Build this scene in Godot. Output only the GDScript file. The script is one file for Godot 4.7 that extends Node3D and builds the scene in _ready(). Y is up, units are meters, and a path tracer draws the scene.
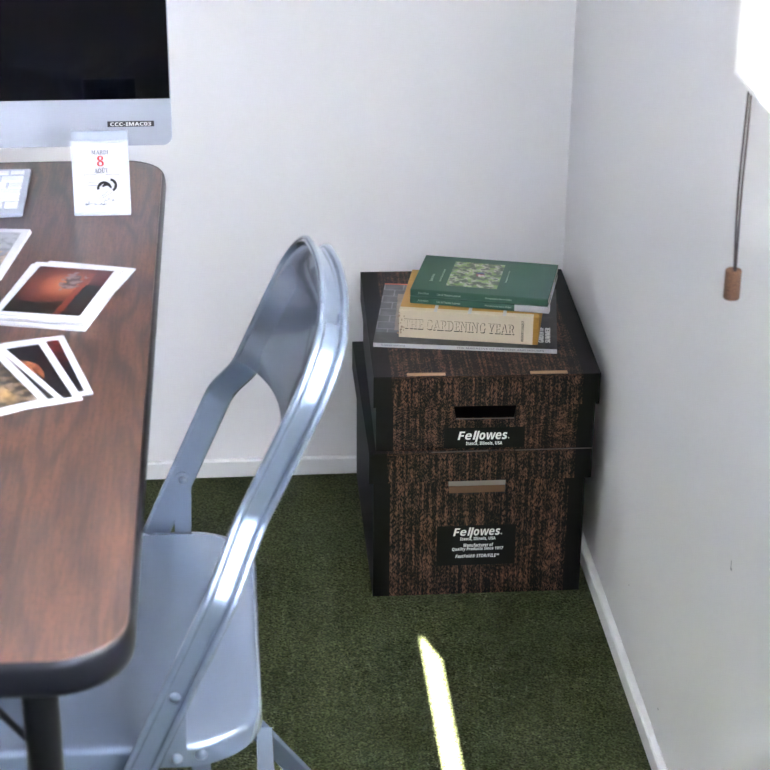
extends Node3D
# A corner of a small office: walnut laminate table with computer, grey folding chair,
# two stacked file boxes with books, sunlit blind on the right wall.
# x = 0 is the right wall, z = 0 the back wall, y = 0 the carpet.

const CHANNEL_BREAKS := [3, 11, 14, 15, 18, 26, 29]
var rng := RandomNumberGenerator.new()
var taken := {}
var sans: SystemFont
var sans_bold: SystemFont
var serif: SystemFont
var serif_bold: SystemFont
var M := {}

# ---------------------------------------------------------------- nodes
func numbered(called: String) -> String:
	if not taken.has(called):
		taken[called] = 0
		return called
	taken[called] += 1
	return "%s_%03d" % [called, taken[called]]

func tag(o: Node3D, label: String, category: String, group := "") -> void:
	o.set_meta("label", label)
	o.set_meta("category", category)
	if group:
		o.set_meta("group", group)

func thing(called: String, label: String, category: String, at := Vector3.ZERO, turn := 0.0, group := "") -> Node3D:
	var o := Node3D.new()
	o.name = numbered(called)
	add_child(o)
	o.position = at
	o.rotation.y = turn
	tag(o, label, category, group)
	return o

func part(called: String, mesh: Mesh, mat: Material, parent: Node3D, at := Vector3.ZERO, rot := Vector3.ZERO) -> MeshInstance3D:
	var o := MeshInstance3D.new()
	o.name = called
	o.mesh = mesh
	o.material_override = mat
	parent.add_child(o, true)
	o.position = at
	o.rotation = rot
	return o

func struct(called: String, mesh: Mesh, mat: Material, label := "", at := Vector3.ZERO) -> MeshInstance3D:
	var o := part(called, mesh, mat, self, at)
	o.set_meta("kind", "structure")
	if label:
		o.set_meta("label", label)
	return o

# ---------------------------------------------------------------- mesh helpers
func st_new() -> SurfaceTool:
	var st := SurfaceTool.new()
	st.begin(Mesh.PRIMITIVE_TRIANGLES)
	return st

func done(st: SurfaceTool) -> ArrayMesh:
	st.generate_normals()
	return st.commit()

func vert(st: SurfaceTool, p: Vector3, uv: Vector2) -> void:
	st.set_uv(uv)
	st.add_vertex(p)

func tri_out(st: SurfaceTool, a: Vector3, b: Vector3, c: Vector3, out: Vector3, ua := Vector2.ZERO, ub := Vector2.ZERO, uc := Vector2.ZERO) -> void:
	var n := (a - c).cross(a - b)
	if n.length_squared() < 1e-20:
		return
	if n.dot(out) >= 0.0:
		vert(st, a, ua); vert(st, b, ub); vert(st, c, uc)
	else:
		vert(st, a, ua); vert(st, c, uc); vert(st, b, ub)

func quad_out(st: SurfaceTool, a: Vector3, b: Vector3, c: Vector3, d: Vector3, out: Vector3) -> void:
	tri_out(st, a, b, c, out)
	tri_out(st, a, c, d, out)

# box with chamfered edges; lo..hi
func add_box(st: SurfaceTool, lo: Vector3, hi: Vector3, ch := 0.001) -> void:
	st.set_smooth_group(-1)
	var c := (lo + hi) * 0.5
	var h := (hi - lo) * 0.5
	ch = minf(ch, minf(h.x, minf(h.y, h.z)) * 0.9)
	var v := {}
	for sx in [-1, 1]:
		for sy in [-1, 1]:
			for sz in [-1, 1]:
				var s := Vector3(sx, sy, sz)
				v[[sx, sy, sz, 0]] = c + s * Vector3(h.x, h.y - ch, h.z - ch)
				v[[sx, sy, sz, 1]] = c + s * Vector3(h.x - ch, h.y, h.z - ch)
				v[[sx, sy, sz, 2]] = c + s * Vector3(h.x - ch, h.y - ch, h.z)
				tri_out(st, v[[sx, sy, sz, 0]], v[[sx, sy, sz, 1]], v[[sx, sy, sz, 2]], s)
	for s in [-1, 1]:
		quad_out(st, v[[s, -1, -1, 0]], v[[s, 1, -1, 0]], v[[s, 1, 1, 0]], v[[s, -1, 1, 0]], Vector3(s, 0, 0))
		quad_out(st, v[[-1, s, -1, 1]], v[[1, s, -1, 1]], v[[1, s, 1, 1]], v[[-1, s, 1, 1]], Vector3(0, s, 0))
		quad_out(st, v[[-1, -1, s, 2]], v[[1, -1, s, 2]], v[[1, 1, s, 2]], v[[-1, 1, s, 2]], Vector3(0, 0, s))
		for t in [-1, 1]:
			quad_out(st, v[[s, t, -1, 0]], v[[s, t, 1, 0]], v[[s, t, 1, 1]], v[[s, t, -1, 1]], Vector3(s, t, 0))
			quad_out(st, v[[s, -1, t, 0]], v[[s, 1, t, 0]], v[[s, 1, t, 2]], v[[s, -1, t, 2]], Vector3(s, 0, t))
			quad_out(st, v[[-1, s, t, 1]], v[[1, s, t, 1]], v[[1, s, t, 2]], v[[-1, s, t, 2]], Vector3(0, s, t))

func box(lo: Vector3, hi: Vector3, ch := 0.001) -> ArrayMesh:
	var st := st_new()
	add_box(st, lo, hi, ch)
	return done(st)

# plain box with UVs: front and back faces run 0..1 in x and y, top and bottom 0..1 in x and z
func uv_box(lo: Vector3, hi: Vector3) -> ArrayMesh:
	var st := st_new()
	st.set_smooth_group(-1)
	for s in [0, 1]:
		var z := hi.z if s else lo.z
		var o := Vector3(0, 0, 1 if s else -1)
		var q := [Vector3(lo.x, lo.y, z), Vector3(hi.x, lo.y, z), Vector3(hi.x, hi.y, z), Vector3(lo.x, hi.y, z)]
		var u := [Vector2(0, 1), Vector2(1, 1), Vector2(1, 0), Vector2(0, 0)]
		tri_out(st, q[0], q[1], q[2], o, u[0], u[1], u[2])
		tri_out(st, q[0], q[2], q[3], o, u[0], u[2], u[3])
		var y := hi.y if s else lo.y
		o = Vector3(0, 1 if s else -1, 0)
		q = [Vector3(lo.x, y, hi.z), Vector3(hi.x, y, hi.z), Vector3(hi.x, y, lo.z), Vector3(lo.x, y, lo.z)]
		tri_out(st, q[0], q[1], q[2], o, u[0], u[1], u[2])
		tri_out(st, q[0], q[2], q[3], o, u[0], u[2], u[3])
		var x := hi.x if s else lo.x
		o = Vector3(1 if s else -1, 0, 0)
		q = [Vector3(x, lo.y, lo.z), Vector3(x, lo.y, hi.z), Vector3(x, hi.y, hi.z), Vector3(x, hi.y, lo.z)]
		u = [Vector2(0.01, 1), Vector2(0.012, 1), Vector2(0.012, 0), Vector2(0.01, 0)]
		tri_out(st, q[0], q[1], q[2], o, u[0], u[1], u[2])
		tri_out(st, q[0], q[2], q[3], o, u[0], u[2], u[3])
	return done(st)

# rounded rectangle outline in a plane, counter-clockwise, four corner radii (x- y-, x+ y-, x+ y+, x- y+)
func rrect(lo: Vector2, hi: Vector2, r: Array, seg := 6) -> PackedVector2Array:
	var out := PackedVector2Array()
	var cs := [Vector2(lo.x, lo.y), Vector2(hi.x, lo.y), Vector2(hi.x, hi.y), Vector2(lo.x, hi.y)]
	var sg := [Vector2(1, 1), Vector2(-1, 1), Vector2(-1, -1), Vector2(1, -1)]
	for k in 4:
		var rad: float = maxf(r[k], 1e-5)
		var c: Vector2 = cs[k] + sg[k] * rad
		for i in seg + 1:
			var a := PI + k * PI / 2 + i * PI / 2 / seg
			out.append(c + Vector2(cos(a), sin(a)) * rad)
	return out

# stack of equal-length outline rings (Vector3) joined by quads; caps at both ends; smooth where asked
func rings(rs: Array, out_from: Vector3, smooth := true, cap_a := true, cap_b := true, sharp: Array = []) -> ArrayMesh:
	var st := st_new()
	var n: int = rs[0].size()
	for k in rs.size() - 1:
		st.set_smooth_group((k if k in sharp else 0) + 1 if smooth else -1)
		if k in sharp:
			st.set_smooth_group(100 + k)
		var u0 := float(k) / (rs.size() - 1)
		var u1 := float(k + 1) / (rs.size() - 1)
		for i in n:
			var j := (i + 1) % n
			var a: Vector3 = rs[k][i]
			var b: Vector3 = rs[k][j]
			var c: Vector3 = rs[k + 1][j]
			var d: Vector3 = rs[k + 1][i]
			var o := (a + b + c + d) * 0.25 - out_from
			tri_out(st, a, b, c, o, Vector2(float(i) / n, u0), Vector2(float(i + 1) / n, u0), Vector2(float(i + 1) / n, u1))
			tri_out(st, a, c, d, o, Vector2(float(i) / n, u0), Vector2(float(i + 1) / n, u1), Vector2(float(i) / n, u1))
	for e in [[cap_a, 0, 1], [cap_b, rs.size() - 1, rs.size() - 2]]:
		if not e[0]:
			continue
		st.set_smooth_group(200 + e[1])
		var mid := Vector3.ZERO
		for p in rs[e[1]]:
			mid += p
		mid /= n
		var inner := Vector3.ZERO
		for p in rs[e[2]]:
			inner += p
		inner /= n
		var o2 := mid - inner
		if o2.length() < 1e-5:
			o2 = mid - out_from
		for i in n:
			tri_out(st, mid, rs[e[1]][i], rs[e[1]][(i + 1) % n], o2)
	return done(st)

# slab: outline in xz, thickness y0..y1, rounded edges of radius b
func slab(o: PackedVector2Array, y0: float, y1: float, b := 0.001, uv_lo := Vector2.ZERO, uv_hi := Vector2.ONE) -> ArrayMesh:
	var c := Vector2.ZERO
	for p in o:
		c += p
	c /= o.size()
	var ins := func(d: float) -> PackedVector2Array:
		var r := PackedVector2Array()
		var n := o.size()
		for i in n:
			var t := (o[(i + 1) % n] - o[(i - 1 + n) % n]).normalized()
			var nn := Vector2(t.y, -t.x)
			if nn.dot(o[i] - c) < 0:
				nn = -nn
			r.append(o[i] - nn * d)
		return r
	var st := st_new()
	var levels := [[b, y0], [b * 0.3, y0 + b * 0.3], [0.0, y0 + b], [0.0, y1 - b], [b * 0.3, y1 - b * 0.3], [b, y1]]
	var rs := []
	for l in levels:
		var ring := PackedVector3Array()
		for p in ins.call(l[0]):
			ring.append(Vector3(p.x, l[1], p.y))
		rs.append(ring)
	var n := o.size()
	st.set_smooth_group(1)
	for k in rs.size() - 1:
		for i in n:
			var j := (i + 1) % n
			var w: Vector3 = (rs[k][i] + rs[k][j] + rs[k + 1][i] + rs[k + 1][j]) * 0.25
			var out := Vector3(w.x - c.x, 0, w.z - c.y).normalized() * 0.5 + Vector3(0, [-2.0, -0.5, 0, 0.5, 2.0][k], 0)
			quad_out(st, rs[k][i], rs[k][j], rs[k + 1][j], rs[k + 1][i], out)
	var mids := [Vector3(c.x, y0, c.y), Vector3(c.x, y1, c.y)]
	for e in 2:
		st.set_smooth_group(5 + e)
		var ring: PackedVector3Array = rs[0] if e == 0 else rs[5]
		for i in n:
			var j := (i + 1) % n
			var uvs := []
			for q in [mids[e], ring[i], ring[j]]:
				uvs.append(Vector2((q.x - uv_lo.x) / (uv_hi.x - uv_lo.x), (q.z - uv_lo.y) / (uv_hi.y - uv_lo.y)))
			tri_out(st, mids[e], ring[i], ring[j], Vector3(0, 2 * e - 1, 0), uvs[0], uvs[1], uvs[2])
	return done(st)

func tube(path: PackedVector3Array, r: float, seg := 10, r_end := -1.0) -> ArrayMesh:
	var rs := []
	var last := Vector3(0.3, 0.7, 0.2).normalized()
	for i in path.size():
		var t := (path[mini(i + 1, path.size() - 1)] - path[maxi(i - 1, 0)]).normalized()
		var x := (last - t * last.dot(t)).normalized()
		last = x
		var y := t.cross(x)
		var rad := r if r_end < 0 else lerpf(r, r_end, float(i) / (path.size() - 1))
		var ring := PackedVector3Array()
		for k in seg:
			var a := TAU * k / seg
			ring.append(path[i] + (x * cos(a) + y * sin(a)) * rad)
		rs.append(ring)
	return sweep_rings(rs, path)

# rings around a path: outward is away from the path point
func sweep_rings(rs: Array, path: PackedVector3Array) -> ArrayMesh:
	var st := st_new()
	st.set_smooth_group(1)
	var n: int = rs[0].size()
	for k in rs.size() - 1:
		for i in n:
			var j := (i + 1) % n
			var a: Vector3 = rs[k][i]
			var b: Vector3 = rs[k][j]
			var c: Vector3 = rs[k + 1][j]
			var d: Vector3 = rs[k + 1][i]
			# winding: rings run round the tangent, so this order is outward for all quads
			var nrm := (a - c).cross(a - b)
			var flip := nrm.dot((a + b) * 0.5 - path[k]) < 0
			if flip:
				vert(st, a, Vector2.ZERO); vert(st, c, Vector2.ZERO); vert(st, b, Vector2.ZERO)
				vert(st, a, Vector2.ZERO); vert(st, d, Vector2.ZERO); vert(st, c, Vector2.ZERO)
			else:
				vert(st, a, Vector2.ZERO); vert(st, b, Vector2.ZERO); vert(st, c, Vector2.ZERO)
				vert(st, a, Vector2.ZERO); vert(st, c, Vector2.ZERO); vert(st, d, Vector2.ZERO)
	for e in [0, rs.size() - 1]:
		st.set_smooth_group(2 + e)
		var o := path[0] - path[1] if e == 0 else path[e] - path[e - 1]
		for i in n:
			tri_out(st, path[e], rs[e][i], rs[e][(i + 1) % n], o)
	return done(st)

# channel section swept along a path; b = front-to-back axis at each point, the section's second axis points outward
func sweep(path: PackedVector3Array, baxis: PackedVector3Array, outward: PackedVector3Array, prof: PackedVector2Array, breaks: Array = []) -> ArrayMesh:
	var st := st_new()
	st.set_smooth_group(1)
	var rs := []
	var cen := Vector2.ZERO
	for i in path.size():
		var t := (path[mini(i + 1, path.size() - 1)] - path[maxi(i - 1, 0)]).normalized()
		var b := (baxis[i] - t * baxis[i].dot(t)).normalized()
		var nn := t.cross(b).normalized()
		if nn.dot(outward[i]) < 0:
			nn = -nn
		var ring := PackedVector3Array()
		for p in prof:
			ring.append(path[i] + b * p.x + nn * p.y)
		rs.append(ring)
	var n := prof.size()
	# signed area tells which way the section runs
	var area := 0.0
	for i in n:
		area += prof[i].cross(prof[(i + 1) % n])
	for k in rs.size() - 1:
		var t2 := path[k + 1] - path[k]
		for i in n:
			var j := (i + 1) % n
			# outward normal of this strip in the section's plane
			var e := prof[j] - prof[i]
			var o2 := Vector2(e.y, -e.x) * signf(area)
			var grp := 10
			for q in breaks:
				grp += 1 if i >= q else 0
			st.set_smooth_group(grp)
			var b3 := (baxis[k] - t2.normalized() * baxis[k].dot(t2.normalized())).normalized()
			var n3 := t2.cross(b3).normalized()
			if n3.dot(outward[k]) < 0:
				n3 = -n3
			quad_out(st, rs[k][i], rs[k][j], rs[k + 1][j], rs[k + 1][i], b3 * o2.x + n3 * o2.y)
	# end caps
	var idx := Geometry2D.triangulate_polygon(prof)
	for e in [0, rs.size() - 1]:
		st.set_smooth_group(300 + e)
		var o := path[0] - path[1] if e == 0 else path[e] - path[e - 1]
		for i in range(0, idx.size(), 3):
			tri_out(st, rs[e][idx[i]], rs[e][idx[i + 1]], rs[e][idx[i + 2]], o)
	return done(st)

# rolled-edge steel channel section of width w
func channel(w: float, r: float) -> PackedVector2Array:
	var p := PackedVector2Array()
	var h := w / 2 - r
	var cn := r * 1.15
	p.append(Vector2(-h, -0.0007))
	p.append(Vector2(-h - r * 0.6, 0.0003))
	p.append(Vector2(-h - r * 0.95, r * 0.5))
	for i in 9:
		var a := deg_to_rad(-175.0 - i * 25.5)
		p.append(Vector2(-h, cn) + Vector2(cos(a), sin(a)) * r)
	p.append(Vector2(-h + r * 0.92, 0.0028))
	p.append(Vector2(-h + r * 1.15, 0.0012))
	p.append(Vector2(-h + r * 1.7, 0.0007))
	for i in range(p.size() - 1, -1, -1):
		p.append(Vector2(-p[i].x, p[i].y))
	return p

func dome(r: float, h: float) -> ArrayMesh:
	# rivet head standing on y = 0
	var rs := []
	for k in 5:
		var a := k * PI / 2 / 4.3
		var ring := PackedVector3Array()
		for i in 14:
			ring.append(Vector3(cos(TAU * i / 14) * r * cos(a), h * sin(a), sin(TAU * i / 14) * r * cos(a)))
		rs.append(ring)
	return rings(rs, Vector3(0, -r, 0))

func lathe(prof: PackedVector2Array, seg := 24) -> ArrayMesh:
	# profile (radius, height) from bottom to top
	var st := st_new()
	st.set_smooth_group(1)
	for k in prof.size() - 1:
		for i in seg:
			var a0 := TAU * i / seg
			var a1 := TAU * (i + 1) / seg
			var p := prof[k]
			var q := prof[k + 1]
			var d0 := Vector3(cos(a0), 0, sin(a0))
			var d1 := Vector3(cos(a1), 0, sin(a1))
			var e := q - p
			var o := (d0 + d1) * 0.5 * e.y + Vector3(0, -e.x, 0)
			quad_out(st, d0 * p.x + Vector3(0, p.y, 0), d1 * p.x + Vector3(0, p.y, 0), d1 * q.x + Vector3(0, q.y, 0), d0 * q.x + Vector3(0, q.y, 0), o)
	return done(st)

# flat polygon given in x,y extruded along z from z0 (back) to z1 (front); uv from the rectangle lo..hi
func add_extrude(st: SurfaceTool, poly: PackedVector2Array, z0: float, z1: float, lo: Vector2, hi: Vector2) -> void:
	st.set_smooth_group(-1)
	var idx := Geometry2D.triangulate_polygon(poly)
	var uvf := func(p: Vector2) -> Vector2: return Vector2((p.x - lo.x) / (hi.x - lo.x), 1.0 - (p.y - lo.y) / (hi.y - lo.y))
	for i in range(0, idx.size(), 3):
		var q := [poly[idx[i]], poly[idx[i + 1]], poly[idx[i + 2]]]
		for e in 2:
			var z := z1 if e else z0
			tri_out(st, Vector3(q[0].x, q[0].y, z), Vector3(q[1].x, q[1].y, z), Vector3(q[2].x, q[2].y, z), Vector3(0, 0, 1 if e else -1), uvf.call(q[0]), uvf.call(q[1]), uvf.call(q[2]))
	var area := 0.0
	var n := poly.size()
	for i in n:
		area += poly[i].cross(poly[(i + 1) % n])
	for i in n:
		var a := poly[i]
		var b := poly[(i + 1) % n]
		var e2 := b - a
		var o := Vector3(e2.y, -e2.x, 0) * signf(area)
		var ua: Vector2 = uvf.call(a)
		var ub: Vector2 = uvf.call(b)
		tri_out(st, Vector3(a.x, a.y, z0), Vector3(b.x, b.y, z0), Vector3(b.x, b.y, z1), o, ua, ub, ub)
		tri_out(st, Vector3(a.x, a.y, z0), Vector3(b.x, b.y, z1), Vector3(a.x, a.y, z1), o, ua, ub, ua)

# lettering: fills width w and height h (0 keeps the font's shape), centred on x = y = 0, facing +z, slanted by lean
func lettering(text: String, font: Font, w: float, h := 0.0, lean := 0.0, depth := 0.0004) -> ArrayMesh:
	var t := TextMesh.new()
	t.text = text
	t.font = font
	t.font_size = 48
	t.pixel_size = 0.01
	t.depth = 0.02
	t.curve_step = 2.0
	var bb := t.get_aabb()
	var sx := w / bb.size.x
	var sy := sx if h <= 0.0 else h / bb.size.y
	var c := bb.get_center()
	var b := Basis(Vector3(sx, 0, 0), Vector3(lean * sy, sy, 0), Vector3(0, 0, depth / 0.02))
	var st := SurfaceTool.new()
	st.append_from(t, 0, Transform3D(b, -(b * c)))
	return st.commit()

# ---------------------------------------------------------------- materials
func mat(c: Color, rough := 0.6, metal := 0.0) -> StandardMaterial3D:
	var m := StandardMaterial3D.new()
	m.albedo_color = c
	m.roughness = rough
	m.metallic = metal
	return m

func noise(freq: float, sd: int, oct := 3, kind := FastNoiseLite.TYPE_SIMPLEX) -> FastNoiseLite:
	var n := FastNoiseLite.new()
	n.noise_type = kind
	n.frequency = freq
	n.seed = sd
	n.fractal_octaves = oct
	return n

func tex(img: Image) -> ImageTexture:
	return ImageTexture.create_from_image(img)

func picture(img: Image, rough := 0.35) -> StandardMaterial3D:
	var m := mat(Color.WHITE, rough)
	m.albedo_texture = tex(img)
	m.texture_repeat = false
	return m

func wood_image(w: int, h: int) -> Image:
	# walnut laminate, grain along v
	var img := Image.create(w, h, false, Image.FORMAT_RGB8)
	var warp := noise(1.0, 11, 3)
	var fib := noise(1.0, 12, 2)
	var fine := noise(1.0, 13, 2)
	var broad := noise(1.0, 14, 2)
	var light := Color(0.375, 0.248, 0.186)
	var dark := Color(0.160, 0.112, 0.093)
	for y in h:
		var v := float(y) / h * 1.19
		for x in w:
			var u := float(x) / w * 0.76
			var q := u * 42.0 + 5.5 * warp.get_noise_2d(u * 5.5, v * 0.9) + 0.9 * warp.get_noise_2d(u * 15.0 + 40.0, v * 2.6)
			var ring := 0.5 + 0.5 * sin(q * TAU * 0.5)
			ring = pow(ring, 2.6)
			var f := 0.5 + 0.5 * fib.get_noise_2d(u * 210.0, v * 9.0)
			var g := fine.get_noise_2d(u * 620.0, v * 46.0)
			var b := 0.5 + 0.5 * broad.get_noise_2d(u * 4.0 + 7.0, v * 2.2)
			var t := clampf(0.76 - 0.8 * ring * (0.25 + 0.85 * b) + 0.65 * (f - 0.5) + 0.3 * (b - 0.5), 0.0, 1.0)
			var c := dark.lerp(light, t)
			if g > 0.34:
				c = c.darkened(minf(0.3, (g - 0.34) * 1.3))
			img.set_pixel(x, y, c)
	return img

func bark_image(w: int, h: int, margin: float, sd: int, metres: Vector2) -> Image:
	# printed wood grain of the file boxes: black with broken brown vertical streaks, plain black margins
	var img := Image.create(w, h, false, Image.FORMAT_RGB8)
	var col := noise(1.0, sd, 2)
	var speck := noise(1.0, sd + 1, 2)
	var patch := noise(1.0, sd + 2, 2)
	var black := Color(0.048, 0.049, 0.060)
	var brown := Color(0.345, 0.255, 0.210)
	for y in h:
		var v := float(y) / h * metres.y
		for x in w:
			var u := float(x) / w * metres.x
			var c := black
			var e := float(x) / w
			if e > margin and e < 1.0 - margin:
				var k := col.get_noise_2d(u * 150.0, v * 2.5) * 1.0 + patch.get_noise_2d(u * 42.0, v * 24.0) * 0.6
				var wob := 0.0014 * patch.get_noise_2d(u * 60.0 + 9.0, v * 130.0)
				var s := speck.get_noise_2d((u + wob) * 540.0, v * 105.0)
				var t := clampf((s * 1.2 + k * 0.62 - 0.09) * 4.5, 0.0, 1.0)
				c = black.lerp(brown.lerp(Color(0.44, 0.315, 0.245), clampf(k + 0.2, 0, 1)), t)
			img.set_pixel(x, y, c)
	return img

func carpet_image(n: int) -> Image:
	var img := Image.create(n, n, false, Image.FORMAT_RGB8)
	var r := RandomNumberGenerator.new()
	r.seed = 5
	var a := noise(0.045, 31, 2)
	for y in n:
		for x in n:
			var t := r.randf() * 0.7 + 0.3 * (0.5 + 0.5 * a.get_noise_2d(x * 6.0, y * 6.0))
			img.set_pixel(x, y, Color(0.122, 0.142, 0.090).lerp(Color(0.405, 0.428, 0.292), t))
	return img

func make_materials() -> void:
	sans = SystemFont.new(); sans.font_names = ["Droid Sans"]
	sans_bold = SystemFont.new(); sans_bold.font_names = ["Droid Sans"]; sans_bold.font_weight = 700
	serif = SystemFont.new(); serif.font_names = ["Droid Serif"]
	serif_bold = SystemFont.new(); serif_bold.font_names = ["Droid Serif"]; serif_bold.font_weight = 700

	M.wall = mat(Color(0.905, 0.898, 0.895), 0.62)
	var wt := NoiseTexture2D.new()
	wt.width = 512; wt.height = 512; wt.seamless = true
	wt.noise = noise(0.06, 3, 4)
	wt.as_normal_map = true
	wt.bump_strength = 1.0
	M.wall.normal_enabled = true
	M.wall.normal_texture = wt
	M.wall.normal_scale = 0.12
	M.wall.uv1_triplanar = true
	M.wall.uv1_world_triplanar = true
	M.wall.uv1_scale = Vector3(3, 3, 3)
	M.ceiling = mat(Color(0.92, 0.92, 0.91), 0.8)
	M.trim = mat(Color(0.905, 0.905, 0.895), 0.38)

	M.carpet = mat(Color.WHITE, 0.95)
	M.carpet.metallic_specular = 0.2
	M.carpet.albedo_texture = tex(carpet_image(512))
	M.carpet.uv1_triplanar = true
	M.carpet.uv1_world_triplanar = true
	M.carpet.uv1_scale = Vector3(1.05, 1.05, 1.05)
	var cn := NoiseTexture2D.new()
	cn.width = 512; cn.height = 512; cn.seamless = true
	cn.noise = noise(0.42, 8, 2)
	cn.as_normal_map = true
	cn.bump_strength = 4.0
	M.carpet.normal_enabled = true
	M.carpet.normal_texture = cn
	M.carpet.normal_scale = 1.0

	M.wood = mat(Color.WHITE, 0.38)
	M.wood.metallic_specular = 0.6
	M.wood.clearcoat_enabled = true
	M.wood.clearcoat = 0.2
	M.wood.clearcoat_roughness = 0.3
	M.wood.albedo_texture = tex(wood_image(820, 1280))
	M.wood.texture_repeat = false
	M.band = mat(Color(0.045, 0.047, 0.064), 0.36)
	M.band.metallic_specular = 0.36
	M.leg = mat(Color(0.045, 0.046, 0.054), 0.45)
	M.leg.metallic_specular = 0.36

	M.chair = mat(Color(0.505, 0.556, 0.622), 0.25)
	M.chair.metallic = 0.6
	M.chair.clearcoat_enabled = true
	M.chair.clearcoat = 0.6
	M.chair.clearcoat_roughness = 0.07
	M.rivet = mat(Color(0.44, 0.48, 0.53), 0.36, 0.4)
	M.rubber = mat(Color(0.16, 0.16, 0.17), 0.7)

	M.bark = mat(Color.WHITE, 0.55)
	M.bark.albedo_texture = tex(bark_image(520, 410, 0.078, 51, Vector2(0.32, 0.25)))
	M.bark_top = mat(Color.WHITE, 0.5)
	M.bark_top.albedo_texture = tex(bark_image(520, 640, 0.078, 61, Vector2(0.33, 0.41)))
	M.bark_skirt = mat(Color.WHITE, 0.52)
	M.bark_skirt.albedo_texture = tex(bark_image(520, 90, 0.078, 71, Vector2(0.33, 0.055)))
	M.black_board = mat(Color(0.075, 0.076, 0.086), 0.62)
	M.label_black = mat(Color(0.055, 0.058, 0.062), 0.55)
	for m in [M.bark, M.bark_top, M.bark_skirt, M.black_board, M.label_black]:
		m.metallic_specular = 0.3
	M.kraft = mat(Color(0.66, 0.54, 0.42), 0.8)
	M.kraft_worn = mat(Color(0.60, 0.52, 0.45), 0.85)
	M.white_ink = mat(Color(0.90, 0.90, 0.88), 0.6)
	M.pale_ink = mat(Color(0.66, 0.72, 0.66), 0.6)
	M.black_ink = mat(Color(0.07, 0.07, 0.08), 0.6)
	M.grey_ink = mat(Color(0.26, 0.27, 0.32), 0.6)
	M.red_ink = mat(Color(0.74, 0.10, 0.13), 0.6)
	M.paper = mat(Color(0.735, 0.735, 0.745), 0.5)
	M.page = mat(Color(0.80, 0.77, 0.70), 0.8)
	M.flap = mat(Color(0.44, 0.335, 0.24), 0.85)
	M.file_paper = mat(Color(0.56, 0.545, 0.51), 0.8)

	M.green = mat(Color(0.185, 0.330, 0.265), 0.5)
	M.ochre = mat(Color(0.70, 0.52, 0.21), 0.55)
	M.cream = mat(Color(0.80, 0.745, 0.645), 0.6)

	M.alu = mat(Color(0.66, 0.68, 0.72), 0.4, 0.5)
	M.glass_black = mat(Color(0.010, 0.012, 0.026), 0.06)
	M.glass_black.metallic_specular = 0.28
	M.key = mat(Color(0.80, 0.80, 0.80), 0.4)
	M.frame_white = mat(Color(0.70, 0.72, 0.76), 0.3)
	M.frame_grey = mat(Color(0.62, 0.65, 0.70), 0.35, 0.3)
	M.cork = mat(Color(0.56, 0.40, 0.30), 0.85)
	var ck := NoiseTexture2D.new()
	ck.width = 256; ck.height = 256; ck.seamless = true
	ck.noise = noise(0.05, 18, 3)
	var cg := Gradient.new()
	cg.set_color(0, Color(0.26, 0.17, 0.13)); cg.set_color(1, Color(0.56, 0.42, 0.33))
	ck.color_ramp = cg
	M.cork.albedo_texture = ck
	M.cork.albedo_color = Color(0.95, 0.93, 0.9)
	M.cork.uv1_triplanar = true
	M.cork.uv1_scale = Vector3(30, 30, 30)
	M.cord = mat(Color(0.24, 0.19, 0.20), 0.7)
	M.blind = mat(Color(0.95, 0.95, 0.93), 0.8)
	M.blind.backlight_enabled = true
	M.blind.backlight = Color(1.0, 1.0, 1.0)
	M.hem = mat(Color(0.93, 0.93, 0.92), 0.6)
	M.pane = mat(Color(1, 1, 1, 0.06), 0.02)
	M.pane.transparency = BaseMaterial3D.TRANSPARENCY_ALPHA

# ---------------------------------------------------------------- scene
func _ready() -> void:
	rng.seed = 7
	# camera: the lens of the photograph, looking down into the corner
	var cam := Camera3D.new()
	cam.name = "camera"
	add_child(cam)
	var fwd := Vector3(0.07680584, -0.4241975, -0.90230668)
	var right := Vector3(0.99665081, 0.00718469, 0.08145887)
	var up := Vector3(0.02807186, 0.9055412, -0.42332861)
	cam.transform = Transform3D(Basis(right, up, -fwd), Vector3(-0.54300724, 1.53048819, 2.91167433))
	var lens := CameraAttributesPhysical.new()
	lens.frustum_focal_length = 35.0 / (2.0 * tan(deg_to_rad(22.891854977) / 2.0))
	lens.frustum_focus_distance = 2.72
	lens.exposure_aperture = 11.0
	lens.frustum_near = 0.05
	lens.frustum_far = 60.0
	cam.attributes = lens
	cam.fov = 22.891854977
	cam.current = true

	var we := WorldEnvironment.new()
	we.name = "surroundings"
	var env := Environment.new()
	env.background_mode = Environment.BG_SKY
	var sky := Sky.new()
	var sm := ProceduralSkyMaterial.new()
	sm.sky_top_color = Color(0.67, 0.732, 0.92)
	sm.sky_horizon_color = Color(0.92, 0.938, 1.0)
	sm.sky_curve = 0.25
	sm.ground_bottom_color = Color(0.42, 0.43, 0.42)
	sm.ground_horizon_color = Color(0.62, 0.64, 0.64)
	sm.sun_angle_max = 1.0
	sky.sky_material = sm
	env.sky = sky
	env.background_energy_multiplier = 15.0
	env.tonemap_mode = Environment.TONE_MAPPER_LINEAR
	env.tonemap_exposure = 10.6
	env.sdfgi_enabled = true
	env.ssao_enabled = true
	env.ssil_enabled = true
	we.environment = env
	add_child(we)

	var sun := DirectionalLight3D.new()
	sun.name = "sun"
	sun.light_color = Color(1.0, 0.975, 0.93)
	sun.light_energy = 34.0
	sun.light_angular_distance = 0.53
	sun.shadow_enabled = true
	add_child(sun)
	sun.look_at_from_position(Vector3.ZERO, Vector3(-0.2328, -1.0, -0.69), Vector3.UP)

	make_materials()
	build_room()
	build_blind()
	build_desk()
	build_chair()
	build_boxes()
	build_books()
	build_monitor()
	build_keyboard()
	build_calendar()
	build_prints()

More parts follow.
